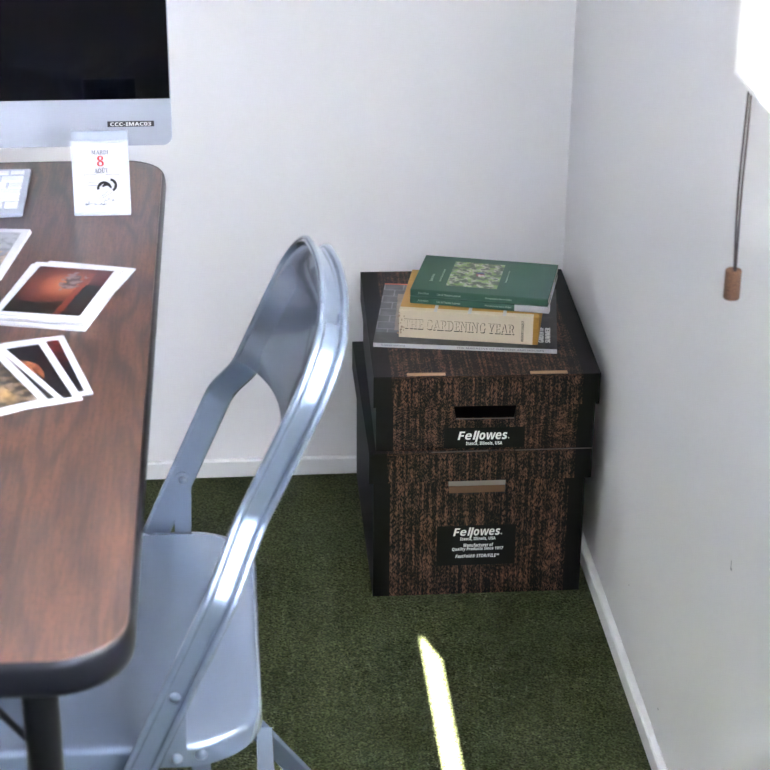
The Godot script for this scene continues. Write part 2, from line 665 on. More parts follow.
func build_room() -> void:
	var W := -4.6
	var D := 5.6
	var H := 2.5
	struct("floor", box(Vector3(W, -0.1, 0), Vector3(0, 0, D), 0), M.carpet, "dark green short-pile carpet")
	struct("ceiling", box(Vector3(W - 0.15, H, -0.15), Vector3(0.16, H + 0.1, D + 0.15), 0), M.ceiling, "white ceiling")
	struct("wall_back", box(Vector3(W - 0.15, -0.1, -0.15), Vector3(0.16, H, 0), 0), M.wall, "plain white wall behind the table and boxes")
	struct("wall_left", box(Vector3(W - 0.15, -0.1, 0), Vector3(W, H, D), 0), M.wall, "plain white wall left of the table")
	# right wall: one window behind the blind, a second one nearer the viewer
	var wz := [[1.378, 2.75], [3.0, 4.2]]
	var wy := [[1.130, 2.32], [1.15, 2.1]]
	var st := st_new()
	add_box(st, Vector3(0, -0.1, 0), Vector3(0.16, H, wz[0][0]), 0)
	add_box(st, Vector3(0, -0.1, wz[0][1]), Vector3(0.16, H, wz[1][0]), 0)
	add_box(st, Vector3(0, -0.1, wz[1][1]), Vector3(0.16, H, D), 0)
	for k in 2:
		add_box(st, Vector3(0, -0.1, wz[k][0]), Vector3(0.16, wy[k][0], wz[k][1]), 0)
		add_box(st, Vector3(0, wy[k][1], wz[k][0]), Vector3(0.16, H, wz[k][1]), 0)
	struct("wall_right", done(st), M.wall, "white wall on the right with the blind")
	# small scuffs on the paint of the right wall
	var wr: Node3D = get_node("wall_right")
	M.scuff = mat(Color(0.45, 0.45, 0.46), 0.8)
	for q in [[0.0728, 0.8456, 0.0012, 0.0014], [0.4500, 1.1114, 0.0060, 0.0007], [0.4455, 1.1130, 0.0016, 0.0016], [0.1348, 0.631, 0.0010, 0.0008]]:
		part("scuff", box(Vector3(-0.0002, q[0] - q[2], q[1] - q[3]), Vector3(0.0005, q[0] + q[2], q[1] + q[3]), 0.0001), M.scuff, wr)
	struct("wall_front", box(Vector3(W - 0.15, -0.1, D), Vector3(0.16, H, D + 0.15), 0), M.wall, "white wall behind the viewer")
	for k in 2:
		var w1 := Node3D.new()
		w1.name = "window_%d" % (k + 1)
		w1.set_meta("kind", "structure")
		w1.set_meta("label", ["window in the right wall behind the white blind", "paned window in the right wall beside the viewer"][k])
		add_child(w1)
		var z0: float = wz[k][0]
		var z1: float = wz[k][1]
		var y0: float = wy[k][0]
		var y1: float = wy[k][1]
		var nz: int = [1, 2][k]
		var ny: int = [1, 2][k]
		st = st_new()
		add_box(st, Vector3(0.10, y0, z0), Vector3(0.14, y0 + 0.04, z1), 0.002)
		add_box(st, Vector3(0.10, y1 - 0.04, z0), Vector3(0.14, y1, z1), 0.002)
		add_box(st, Vector3(0.10, y0 + 0.04, z0), Vector3(0.14, y1 - 0.04, z0 + 0.04), 0.002)
		add_box(st, Vector3(0.10, y0 + 0.04, z1 - 0.04), Vector3(0.14, y1 - 0.04, z1), 0.002)
		part("window_frame", done(st), M.trim, w1)
		var cz := (z1 - z0 - 0.08) / nz
		var cy := (y1 - y0 - 0.08) / ny
		for a in range(1, nz):
			part("glazing_bar", box(Vector3(0.105, y0 + 0.04, z0 + 0.04 + cz * a - 0.015), Vector3(0.135, y1 - 0.04, z0 + 0.04 + cz * a + 0.015), 0.002), M.trim, w1)
		for b in range(1, ny):
			part("glazing_bar", box(Vector3(0.105, y0 + 0.04 + cy * b - 0.015, z0 + 0.04), Vector3(0.135, y0 + 0.04 + cy * b + 0.015, z1 - 0.04), 0.002), M.trim, w1)
		for a in nz:
			for b in ny:
				part("pane", box(Vector3(0.118, y0 + 0.042 + cy * b, z0 + 0.042 + cz * a), Vector3(0.122, y0 + 0.038 + cy * (b + 1), z0 + 0.038 + cz * (a + 1)), 0), M.pane, w1)

	# baseboards, low and square with an eased top edge
	var bh := 0.0316
	struct("baseboard_back", box(Vector3(W, 0, 0), Vector3(0, bh, 0.012), 0.002), M.trim, "low white baseboard along the back wall")
	struct("baseboard_right", box(Vector3(-0.012, 0, 0.012), Vector3(0, bh, D), 0.0025), M.trim, "low white baseboard along the right wall")
	struct("baseboard_left", box(Vector3(W, 0, 0.012), Vector3(W + 0.012, bh, D), 0.002), M.trim, "low white baseboard along the left wall")

func build_blind() -> void:
	var z0 := 1.131
	var z1 := 2.86
	var y := 1.018
	var t := thing("window_blind", "bright white window blind hanging on the right wall with a cork pull", "blind", Vector3(-0.05, y, z0))
	part("fabric", box(Vector3(-0.0008, 0.003, 0), Vector3(0.0008, 1.30, z1 - z0), 0), M.blind, t)
	part("hem", box(Vector3(-0.0022, 0, 0), Vector3(0.0022, 0.0045, z1 - z0), 0.001), M.hem, t)
	var pth := PackedVector3Array([Vector3(0.012, 1.31, -0.01), Vector3(0.012, 1.31, z1 - z0 + 0.01)])
	part("roller", tube(pth, 0.02, 16), M.hem, t)
	for z in [-0.02, z1 - z0 + 0.02]:
		part("bracket", box(Vector3(-0.01, 1.285, z - 0.01), Vector3(0.05, 1.335, z + 0.01), 0.002), M.hem, t)
	# doubled cord, slightly spread, down to the cork
	var zc := 1.189 - z0
	var top := 0.0
	var bot := 0.836 - y
	for s in [-1, 1]:
		var p := PackedVector3Array()
		for i in 25:
			var f := i / 24.0
			var spread := 0.0022 * (1.0 - f) + 0.0028 * sin(f * PI) * (0.4 if s > 0 else 0.9) + 0.0007
			p.append(Vector3(0.0006 * s, lerpf(top, bot, f), zc + s * spread - 0.0055 * sin(f * PI * 1.3) * f))
		part("cord", tube(p, 0.0011, 6), M.cord, t)
	var pf := PackedVector2Array([Vector2(0, 0), Vector2(0.0074, 0), Vector2(0.0082, 0.001), Vector2(0.0082, 0.030), Vector2(0.0074, 0.031), Vector2(0.002, 0.031), Vector2(0, 0.030)])
	part("cork_pull", lathe(pf, 20), M.cork, t, Vector3(0, 0.8055 - y, zc))

func build_desk() -> void:
	var x1 := -0.629
	var x0 := -1.389
	var z0 := 0.515
	var z1 := 1.702
	var top := 0.74
	var t := thing("table", "walnut laminate work table with a black rounded edge and black legs", "table", Vector3.ZERO)
	var o := rrect(Vector2(x0 + 0.004, z0 + 0.004), Vector2(x1 - 0.004, z1 - 0.004), [0.058, 0.058, 0.058, 0.058], 10)
	part("table_top", slab(o, top - 0.028, top, 0.0006, Vector2(x0, z0), Vector2(x1, z1)), M.wood, t)
	# rounded plastic edge band: rings round the outline
	var rs := []
	var ang := [-90, -60, -30, 0, 30, 60, 90]
	for a in ang:
		var r := deg_to_rad(a)
		var grow := 0.004 * cos(r) + 0.0
		var oo := rrect(Vector2(x0 + 0.0035 - grow, z0 + 0.0035 - grow), Vector2(x1 - 0.0035 + grow, z1 - 0.0035 + grow), [0.058 + grow, 0.058 + grow, 0.058 + grow, 0.058 + grow], 10)
		var ring := PackedVector3Array()
		var yy := top - 0.0155 + sin(r) * 0.0158
		for p in oo:
			ring.append(Vector3(p.x, yy, p.y))
		rs.append(ring)
	part("edge_band", rings(rs, Vector3((x0 + x1) / 2, top - 0.0155, (z0 + z1) / 2), true, false, false), M.band, t)
	# steel apron under the top
	part("apron", box(Vector3(x0 + 0.09, top - 0.055, z0 + 0.11), Vector3(x1 - 0.09, top - 0.0285, z0 + 0.13), 0.002), M.leg, t)
	part("apron", box(Vector3(x0 + 0.09, top - 0.055, z1 - 0.15), Vector3(x1 - 0.11, top - 0.0285, z1 - 0.13), 0.002), M.leg, t)
	for x in [x0 + 0.082, x1 - 0.082]:
		for z in [z0 + 0.10, z1 - 0.102]:
			var p := PackedVector3Array([Vector3(x, 0.012, z), Vector3(x, 0.4, z), Vector3(x, top - 0.029, z)])
			var lg := part("leg", tube(p, 0.0148, 18), M.leg, t)
			part("foot", lathe(PackedVector2Array([Vector2(0, 0), Vector2(0.017, 0), Vector2(0.017, 0.02), Vector2(0.0149, 0.024)]), 18), M.rubber, lg, Vector3(x, 0, z))
			var sx := 1.0 if x < -1.0 else -1.0
			part("brace", tube(PackedVector3Array([Vector3(x, 0.585, z), Vector3(x + sx * 0.095, top - 0.03, z)]), 0.0032, 8), M.leg, t)

func build_chair() -> void:
	var zc := 1.172
	var t := thing("folding_chair", "grey painted steel folding chair pushed sideways up to the table", "chair", Vector3(0, 0, zc))
	# main frame: one inverted U of rolled-edge channel, from one front foot over the back to the other
	var k := 0.463
	var a_up := 0.173
	var a_lo := 0.222
	var rc := 0.055
	var crown := 0.021
	var ytop := 0.823
	var ln := sqrt(1.0 + k * k)
	var L := Vector3(k / ln, 1.0 / ln, 0)
	var B := Vector3(L.y, -L.x, 0)
	var base := Vector3(-0.4663, 0.8, -0.012)
	var s0 := (ytop - 0.8) * ln - rc - crown
	var half := PackedVector3Array()
	# leg from the floor up to the shoulder
	for i in 12:
		var y := lerpf(0.012, 0.594, i / 11.0)
		half.append(Vector3(-0.608 + 0.444 * (y - 0.505), y, a_lo))
	for i in range(1, 17):
		var f := i / 16.0
		var e := f * f * (3.0 - 2.0 * f)
		var y := lerpf(0.594, 0.658, f)
		var xl := -0.608 + 0.444 * (y - 0.505)
		var xu := base.x + k * (y - 0.8)
		half.append(Vector3(lerpf(xl, xu, e), y, lerpf(a_lo, a_up, e)) + Vector3(0, 0, base.z * e))
	var ys := (base + L * s0).y
	for i in range(1, 4):
		var y := lerpf(0.658, ys, i / 4.0)
		half.append(Vector3(base.x + k * (y - 0.8), y, a_up + base.z))
	var arc := []
	for i in 13:
		var th := i * PI / 2 / 12
		arc.append(Vector2(a_up - rc + rc * cos(th), rc * sin(th)))
	for i in range(1, 10):
		arc.append(Vector2((a_up - rc) * (1.0 - i / 9.0), rc))
	for p in arc:
		var w: float = 1.0 - (p.x / a_up) * (p.x / a_up)
		half.append(base + L * (s0 + p.y + crown * w) + B * (0.0072 * w) + Vector3(0, 0, p.x))
	var path := PackedVector3Array(half)
	for i in range(half.size() - 2, -1, -1):
		var q := half[i]
		var mid_z := base.z * smoothstep(0.594, 0.658, q.y)
		path.append(Vector3(q.x, q.y, 2.0 * mid_z - q.z))
	var bax := PackedVector3Array()
	var outw := PackedVector3Array()
	var ctr := base + L * (s0 - 0.05)
	for q in path:
		bax.append(B)
		var d := q - ctr
		if q.y < ys:
			outw.append(Vector3(0, 0, signf(q.z)))
		else:
			outw.append(d - B * d.dot(B))
	part("frame", sweep(path, bax, outw, channel(0.032, 0.0038), CHANNEL_BREAKS), M.chair, t)
	for s in [-1, 1]:
		var x := -0.608 + 0.444 * (0.0 - 0.505)
		part("foot", box(Vector3(x - 0.02, 0, s * a_lo - 0.011), Vector3(x + 0.02, 0.03, s * a_lo + 0.013), 0.004), M.rubber, t)

	# curved back panel rolled into the frame
	var cols := 28
	var rows := 16
	var front := []
	var back := []
	for i in cols + 1:
		var u := -1.0 + 2.0 * i / cols
		u *= 0.985
		var x := absf(u) * a_up
		var w := 1.0 - u * u
		var htop := rc if x < a_up - rc else sqrt(maxf(0.0, rc * rc - pow(x - (a_up - rc), 2)))
		var stop := s0 + htop + crown * w - 0.002
		var sbot := (0.656 - 0.8) * ln + 0.030 * w
		var cf := []
		var cb := []
		for j in rows + 1:
			var v := float(j) / rows
			var s := lerpf(sbot, stop, v)
			var near_top := smoothstep(0.72, 1.0, v)
			var b := -0.0125 + 0.036 * w * (1.0 - 0.6 * near_top)
			if v < 0.06:
				b -= 0.002 * (1.0 - v / 0.06)
			var p := base + L * s + B * b + Vector3(0, 0, u * a_up)
			cf.append(p)
			cb.append(p + B * 0.0016)
		front.append(cf)
		back.append(cb)
	var st := st_new()
	for i in cols:
		for j in rows:
			st.set_smooth_group(1)
			quad_out(st, front[i][j], front[i + 1][j], front[i + 1][j + 1], front[i][j + 1], -B)
			st.set_smooth_group(2)
			quad_out(st, back[i][j], back[i + 1][j], back[i + 1][j + 1], back[i][j + 1], B)
		st.set_smooth_group(3)
		quad_out(st, front[i][0], front[i + 1][0], back[i + 1][0], back[i][0], -L)
		quad_out(st, front[i][rows], front[i + 1][rows], back[i + 1][rows], back[i][rows], L)
	part("backrest", done(st), M.chair, t)

	# pressed seat pan with a rolled lip and a shallow dish
	var sy := 0.434
	var xr := -0.527
	var xf := -0.918
	var hw := 0.2125
	var lev := [[0.0, -0.026], [0.0, -0.008], [0.0016, -0.003], [0.005, -0.0006], [0.010, 0.0], [0.030, -0.0002], [0.044, -0.0008], [0.060, -0.0020], [0.08, -0.0030], [0.11, -0.0036], [0.16, -0.0038]]
	var rs := []
	for l in lev:
		var d: float = l[0]
		var rr := maxf(0.012, 0.072 - d * 0.6)
		var rf := maxf(0.012, 0.05 - d * 0.6)
		var ring := PackedVector3Array()
		for p in rrect(Vector2(xf + d, -hw + d), Vector2(xr - d, hw - d), [rf, rr, rr, rf], 10):
			# rear edge bows out a little
			var bow := 0.008 * clampf(1.0 - pow(p.y / hw, 2), 0, 1) * smoothstep(xf, xr, p.x) - 0.006 * smoothstep(xf, xr, p.x)
			ring.append(Vector3(p.x + bow, sy + l[1], p.y))
		rs.append(ring)
	# the pan is a sheet: outer skin only needs a cap in the dish and an under skin
	part("seat", rings(rs, Vector3((xf + xr) / 2, sy - 0.4, 0), true, false, true), M.chair, t)
	var under := []
	for l in [[0.0018, -0.0258], [0.0018, -0.021], [0.003, -0.010], [0.012, -0.0125], [0.05, -0.0125], [0.1, -0.0125]]:
		var d: float = l[0]
		var ring := PackedVector3Array()
		for p in rrect(Vector2(xf + d, -hw + d), Vector2(xr - d, hw - d), [0.045, 0.065, 0.065, 0.045], 10):
			var bow := 0.008 * clampf(1.0 - pow(p.y / hw, 2), 0, 1) * smoothstep(xf, xr, p.x) - 0.006 * smoothstep(xf, xr, p.x)
			ring.append(Vector3(p.x + bow, sy + l[1], p.y))
		under.append(ring)
	part("seat_underside", rings(under, Vector3((xf + xr) / 2, sy + 0.3, 0), true, false, true), M.chair, t)

	# rear legs: a second channel each side, pivoted on the frame under the seat
	for s in [-1, 1]:
		var p0 := Vector3(-0.676, 0.345, s * 0.200)
		var p1 := Vector3(-0.427, 0.012, s * 0.206)
		var pp := PackedVector3Array()
		var bb := PackedVector3Array()
		var oo := PackedVector3Array()
		var dirn := (p1 - p0).normalized()
		var bdir := Vector3(dirn.y, -dirn.x, 0).normalized()
		for i in 6:
			pp.append(p0.lerp(p1, i / 5.0)); bb.append(bdir); oo.append(Vector3(0, 0, s))
		part("rear_leg", sweep(pp, bb, oo, channel(0.027, 0.0036), CHANNEL_BREAKS), M.chair, t)
		part("foot", box(Vector3(p1.x - 0.018, 0, p1.z - 0.011), Vector3(p1.x + 0.018, 0.028, p1.z + 0.011), 0.004), M.rubber, t)
		part("rivet", dome(0.0055, 0.0035), M.rivet, t, Vector3(p0.x, p0.y, s * 0.2235), Vector3(s * PI / 2, 0, 0))
		# strap link between frame and seat
		var st2 := st_new()
		var poly := PackedVector2Array()
		for i in 9:
			var a := i * PI / 8
			poly.append(Vector2(-0.6105 + 0.0098 * cos(a), 0.4965 + 0.0098 * sin(a)))
		for i in 9:
			var a := PI + i * PI / 8
			poly.append(Vector2(-0.6125 + 0.0098 * cos(a), 0.424 + 0.0098 * sin(a)))
		var za: float = s * 0.2185
		add_extrude(st2, poly, za - 0.0012, za + 0.0012, Vector2(-1, 0), Vector2(0, 1))
		part("seat_link", done(st2), M.chair, t)
		part("rivet", dome(0.0055, 0.0035), M.rivet, t, Vector3(-0.6115, 0.497, s * 0.2235), Vector3(s * PI / 2, 0, 0))
		part("rivet", dome(0.0050, 0.0030), M.rivet, t, Vector3(-0.6105, 0.4965, s * 0.2172), Vector3(-s * PI / 2, 0, 0))
		part("rivet", dome(0.0058, 0.0042), M.rivet, t, Vector3(-0.6125, 0.424, s * 0.2197), Vector3(s * PI / 2, 0, 0))
		part("rivet", dome(0.0062, 0.0048), M.rivet, t, Vector3(-0.589, 0.4225, s * 0.2125), Vector3(s * PI / 2, 0, 0))
		part("seat_bracket", box(Vector3(-0.599, 0.385, s * 0.2065 - 0.0012), Vector3(-0.580, 0.417, s * 0.2065 + 0.0012), 0.0005), M.chair, t)
	part("stretcher", box(Vector3(-0.5335, 0.153, -0.203), Vector3(-0.513, 0.1575, 0.203), 0.001), M.chair, t)
	part("stretcher", box(Vector3(-0.782, 0.125, -0.22), Vector3(-0.776, 0.148, 0.22), 0.001), M.chair, t)

# one file box; origin at the front-left bottom corner of the body, x to the right, z towards the back is negative
func file_box(called: String, label: String, at: Vector3, turn: float, W: float, D: float, H: float, lw: float, ld: float, lh: float, hole: Array, inside: Material) -> Node3D:
	var t := thing(called, label, "storage box", at, turn, "stacked cardboard file boxes")
	var th := 0.004
	var hb := H - 0.004
	# front panel with its hand hole
	var f := part("front_panel", panel_with_hole(W, hb, -th, 0.0, hole), M.bark, t)
	part("rear_panel", uv_box(Vector3(0, 0, -D), Vector3(W, hb, -D + th)), M.bark, t)
	part("side_panel", box(Vector3(0, 0, -D + th), Vector3(th, hb, -th), 0.0004), M.black_board, t)
	part("side_panel", box(Vector3(W - th, 0, -D + th), Vector3(W, hb, -th), 0.0004), M.black_board, t)
	part("base_panel", box(Vector3(th, 0, -D + th), Vector3(W - th, th, -th), 0.0004), inside, t)
	# lid: top with four skirts
	var e := (lw - W) / 2
	var g := (ld - D) / 2
	var tk := 0.0035
	var lid := part("lid", uv_box(Vector3(-e, H - tk, g - ld), Vector3(W + e, H, g)), M.bark_top, t)
	part("lid_front", uv_box(Vector3(-e, H - lh, g - tk), Vector3(W + e, H - tk, g)), M.bark_skirt, lid)
	part("lid_rear", uv_box(Vector3(-e, H - lh, g - ld), Vector3(W + e, H - tk, g - ld + tk)), M.bark_skirt, lid)
	part("lid_side", box(Vector3(-e, H - lh, g - ld + tk), Vector3(-e + tk, H - tk, g - tk), 0.0003), M.black_board, lid)
	part("lid_side", box(Vector3(W + e - tk, H - lh, g - ld + tk), Vector3(W + e, H - tk, g - tk), 0.0003), M.black_board, lid)
	return t

# hole: [x left at top, x right at top, x left at bottom, x right at bottom, y bottom, y top]
func panel_with_hole(W: float, H: float, z0: float, z1: float, h: Array) -> ArrayMesh:
	var st := st_new()
	var lo := Vector2.ZERO
	var hi := Vector2(W, H)
	add_extrude(st, PackedVector2Array([Vector2(0, 0), Vector2(W, 0), Vector2(W, h[4]), Vector2(0, h[4])]), z0, z1, lo, hi)
	add_extrude(st, PackedVector2Array([Vector2(0, h[5]), Vector2(W, h[5]), Vector2(W, H), Vector2(0, H)]), z0, z1, lo, hi)
	add_extrude(st, PackedVector2Array([Vector2(0, h[4]), Vector2(h[2], h[4]), Vector2(h[0], h[5]), Vector2(0, h[5])]), z0, z1, lo, hi)
	add_extrude(st, PackedVector2Array([Vector2(h[3], h[4]), Vector2(W, h[4]), Vector2(W, h[5]), Vector2(h[1], h[5])]), z0, z1, lo, hi)
	return done(st)

func maker_mark(parent: Node3D, cx: float, cy: float, w: float) -> void:
	# the slanted word with a dropped second l, and the small registered dot
	var zt := 0.0014
	part("lettering", lettering("Fel", sans_bold, w * 0.335, w * 0.190, 0.22), M.white_ink, parent, Vector3(cx - w * 0.318, cy, zt))
	part("lettering", lettering("l", sans_bold, w * 0.040, w * 0.245, 0.22), M.white_ink, parent, Vector3(cx - w * 0.118, cy - w * 0.030, zt))
	part("lettering", lettering("owes", sans_bold, w * 0.545, w * 0.150, 0.16), M.white_ink, parent, Vector3(cx + w * 0.195, cy - w * 0.021, zt))
	part("lettering", lettering("®", sans, w * 0.03), M.white_ink, parent, Vector3(cx + w * 0.50, cy - w * 0.07, zt))

func build_boxes() -> void:
	# lower box
	var W := 0.3188
	var H := 0.2488
	var bx := -0.3467
	var bz := 0.4168
	var hl := [-0.235 - bx, -0.1476 - bx, -0.2331 - bx, -0.1484 - bx, 0.1734, 0.203]
	var lower := file_box("file_box", "lower cardboard file box with wood-grain print standing on the carpet", Vector3(bx, 0, bz), -0.0053, W, 0.398, H, 0.3333, 0.413, 0.0491, hl, M.kraft)
	# things seen through its hand hole: a kraft inner flap with papers behind it
	part("inner_flap", box(Vector3(0.09, 0.09, -0.0115), Vector3(0.215, 0.1815, -0.0085), 0.0004), M.flap, lower)
	var pf := thing("paper_file", "pale papers seen through the hand hole of the lower box", "papers", Vector3(bx + 0.02, 0.0045, bz - 0.0125), -0.0053)
	for i in 5:
		part("sheet", box(Vector3(0.0, 0, -0.004 * i - 0.003), Vector3(0.27, 0.2005 - 0.0015 * (i % 2), -0.004 * i), 0.0003), M.file_paper, pf)
	var lab := part("label", box(Vector3(-0.2501 - bx, 0.0505, -0.0005), Vector3(-0.1296 - bx, 0.1195, 0.0006), 0.0002), M.label_black, lower)
	var cx := -0.1885 - bx
	maker_mark(lab, cx, 0.1095, 0.073)
	part("lettering", lettering("Itasca, Illinois, USA", sans_bold, 0.054, 0.0062), M.white_ink, lab, Vector3(cx + 0.001, 0.0965, 0.0008))
	part("lettering", lettering("Manufacturer of", sans_bold, 0.045, 0.0060, 0.1), M.white_ink, lab, Vector3(cx + 0.002, 0.0855, 0.0008))
	part("lettering", lettering("Quality Products Since 1917", sans_bold, 0.078, 0.0070, 0.1), M.white_ink, lab, Vector3(cx + 0.001, 0.0785, 0.0008))
	part("lettering", lettering("FastFold® STOR/FILE™", sans_bold, 0.066, 0.0058, 0.18), M.white_ink, lab, Vector3(cx + 0.001, 0.0668, 0.0008))

	M.worn = mat(Color(0.42, 0.39, 0.37), 0.9)
	for q in [[0.085, 0.17, 0.0007], [0.21, 0.325, 0.0010]]:
		part("worn_edge", box(Vector3(q[0], H - q[2], 0.0060), Vector3(q[1], H + 0.0004, 0.0075), 0.0002), M.worn, lower)
	# upper box, lower and a little turned
	var ux := -0.3435
	var uz := 0.4163
	var H2 := 0.1242
	var y0 := H
	var W2 := 0.3234
	var hu := [-0.2305 - ux, -0.1355 - ux, -0.2257 - ux, -0.1397 - ux, 0.3004 - y0, 0.3004 - y0 + 0.028]
	var upper := file_box("file_box", "shorter cardboard file box on top of the other, carrying the books", Vector3(ux, y0 + 0.0003, uz), -0.0239, W2, 0.398, H2, 0.3321, 0.4117, 0.0492, hu, M.black_board)
	var lab2 := part("label", box(Vector3(0.1005, 0.003, -0.0005), Vector3(0.2205, 0.0365, 0.0006), 0.0002), M.label_black, upper)
	maker_mark(lab2, 0.159, 0.0245, 0.075)
	part("lettering", lettering("Itasca, Illinois, USA", sans_bold, 0.054, 0.0062), M.white_ink, lab2, Vector3(0.1605, 0.0105, 0.0008))
	part("worn_edge", box(Vector3(hu[2], hu[4] - 0.0011, -0.0012), Vector3(hu[3], hu[4] + 0.0002, 0.0003), 0.0001), M.worn, upper)
	# pale cardboard tongues in the two lid slots
	for q in [[0.0445, 0.1005], [0.2245, 0.2790]]:
		part("lid_tongue", box(Vector3(q[0], H2 - 0.002, -0.0015), Vector3(q[1], H2 + 0.0022, 0.0048), 0.0005), M.kraft, upper)

func book(called: String, label: String, cat: String, at: Vector3, turn: float, W: float, D: float, T: float, cover: Material, pages: Material, spine: Material, ct := 0.0022, flush := 0.002) -> Node3D:
	# spine along the front (+z side), origin at the bottom of the front-left corner
	var t := thing(called, label, cat, at, turn, "books on the file boxes")
	part("page_block", box(Vector3(flush, ct, -D + flush), Vector3(W - flush, T - ct, -0.002), 0.0006), pages, t)
	part("front_cover", box(Vector3(0, T - ct, -D), Vector3(W, T, -0.0012), 0.0006), cover, t)
	part("back_cover", box(Vector3(0, 0, -D), Vector3(W, ct, -0.0012), 0.0006), cover, t)
	part("spine", box(Vector3(0, 0.0001, -0.0022), Vector3(W, T - 0.0001, 0.0), 0.0009), spine, t)
	return t

func build_books() -> void:
	var top := 0.3735
	# magazine
	var img := Image.create(272, 236, false, Image.FORMAT_RGB8)
	var n1 := noise(0.03, 81, 3)
	for y in 236:
		for x in 272:
			var c := Color(0.20, 0.205, 0.21).lerp(Color(0.14, 0.14, 0.145), clampf(x / 200.0, 0, 1))
			var n := n1.get_noise_2d(x, y)
			if x < 95:
				c = Color(0.36, 0.37, 0.39)
				var row := int(y / 26.0)
				var ux := x + (13 if row % 2 else 0)
				if y % 26 < 2 or ux % 30 < 2:
					c = Color(0.55, 0.56, 0.57)
				if x > 22 + y * 0.03 and y > 42 and y < 188:
					c = Color(0.60, 0.54, 0.48)
				if y > 196:
					c = Color(0.22, 0.225, 0.23)
			if y < 5 and x < 120:
				c = Color(0.86, 0.36, 0.22)
			c = c.lightened(clampf(n * 0.12, 0, 0.2)) if n > 0 else c.darkened(-n * 0.15)
			img.set_pixel(x, y, c)
	var mg := thing("magazine", "dark-covered magazine with white page edge, lowest of the pile", "magazine", Vector3(-0.3405, top, 0.3165), -0.157, "books on the file boxes")
	part("page_block", box(Vector3(0.0, 0.0004, -0.235), Vector3(0.2745, 0.0076, 0.0), 0.0005), M.paper, mg)
	var cov := part("cover", uv_box(Vector3(0.0, 0.0076, -0.236), Vector3(0.2745, 0.0082, 0.0002)), picture(img, 0.32), mg)
	for q in [["SUITE", 0.2205, 0.0115, 0.046], ["GARDEN OF", 0.2385, 0.0078, 0.056], ["SUMMER", 0.2485, 0.0078, 0.056]]:
		var l := part("lettering", lettering(q[0], sans_bold, q[3], q[2]), M.white_ink, cov)
		l.transform = Transform3D(Basis(Vector3(0, 0, -1), Vector3(-1, 0, 0), Vector3(0, 1, 0)), Vector3(q[1] + 0.012, 0.0084, -0.050))
	part("lettering", lettering("THE MAGAZINE OF GARDENS AND HOUSES", sans, 0.13, 0.0024), M.grey_ink, mg, Vector3(0.19, 0.0042, 0.0001))
	part("lettering", lettering("SUMMER GARDENS", sans, 0.036, 0.0024), M.grey_ink, mg, Vector3(0.03, 0.0042, 0.0001))

	# the gardening book
	var ty := top + 0.0086
	var T := 0.0445
	var a := -0.215
	var gy := book("hardback_book", "thick ochre book with cream spine reading THE GARDENING YEAR", "book", Vector3(-0.3005, ty, 0.3005), a, 0.2090, 0.165, T, M.ochre, M.page, M.ochre, 0.0025, 0.004)
	part("spine_jacket", box(Vector3(0.0, 0.0004, -0.001), Vector3(0.2010, T - 0.0002, 0.0002), 0.0002), M.cream, gy)
	part("lettering", lettering("THE GARDENING YEAR", serif_bold, 0.166, 0.0165), M.black_ink, gy, Vector3(0.0905, 0.0225, 0.0002))
	part("lettering", lettering("THE GARDENING YEAR", serif_bold, 0.1650, 0.0145), M.cream, gy, Vector3(0.0898, 0.0230, 0.0005))
	var rd := part("lettering", lettering("READER'S DIGEST", sans_bold, 0.033, 0.0036), M.black_ink, gy, Vector3(0.1855, 0.0215, 0.0002))
	rd.rotation.z = PI / 2
	# frayed cream jacket folded over the top edge, torn at the head of the spine
	part("jacket_fold", box(Vector3(0.0, T - 0.0003, -0.012), Vector3(0.2010, T + 0.0004, 0.0), 0.0003), M.cream, gy)
	for x in [0.052, 0.103, 0.155]:
		part("jacket_strip", box(Vector3(x, T - 0.0002, -0.03), Vector3(x + 0.005, T + 0.0006, 0.0), 0.0002), M.paper, gy)
	var st := st_new()
	var r2 := RandomNumberGenerator.new()
	r2.seed = 44
	for i in 26:
		var c := Vector3(r2.randf_range(-0.002, 0.008), r2.randf_range(0.003, T - 0.003), r2.randf_range(-0.001, 0.0012))
		var h := Vector3(r2.randf_range(0.0005, 0.0018), r2.randf_range(0.0005, 0.002), 0.0005)
		add_box(st, c - h, c + h, 0.0002)
	part("frayed_edge", done(st), M.kraft_worn, gy)

	# two green books, the same title twice
	var g0 := ty + T + 0.0009
	var gT := 0.0112
	var pic := Image.create(128, 96, false, Image.FORMAT_RGB8)
	var na := noise(0.05, 91, 4)
	var nb := noise(0.09, 92, 3)
	for y in 96:
		for x in 128:
			var u := na.get_noise_2d(x * 0.6, y * 0.85)
			var v := nb.get_noise_2d(x * 0.4, y * 0.75)
			var c := Color(0.40, 0.46, 0.33).lerp(Color(0.80, 0.78, 0.71), clampf(0.55 + u * 1.6, 0, 1))
			c = c.lerp(Color(0.26, 0.28, 0.23), clampf(v * 1.6, 0, 0.8))
			if v < -0.28:
				c = c.lerp(Color(0.55, 0.66, 0.36), 0.7)
			var dx := (x - 74.0) / 11.0
			var dy := (y - 44.0) / 9.0
			if dx * dx + dy * dy < 1.0:
				c = Color(0.55, 0.22, 0.27) if y > 42 else Color(0.22, 0.25, 0.42)
				if u > 0.1:
					c = Color(0.86, 0.80, 0.80)
			pic.set_pixel(x, y, c)
	var picm := picture(pic, 0.4)
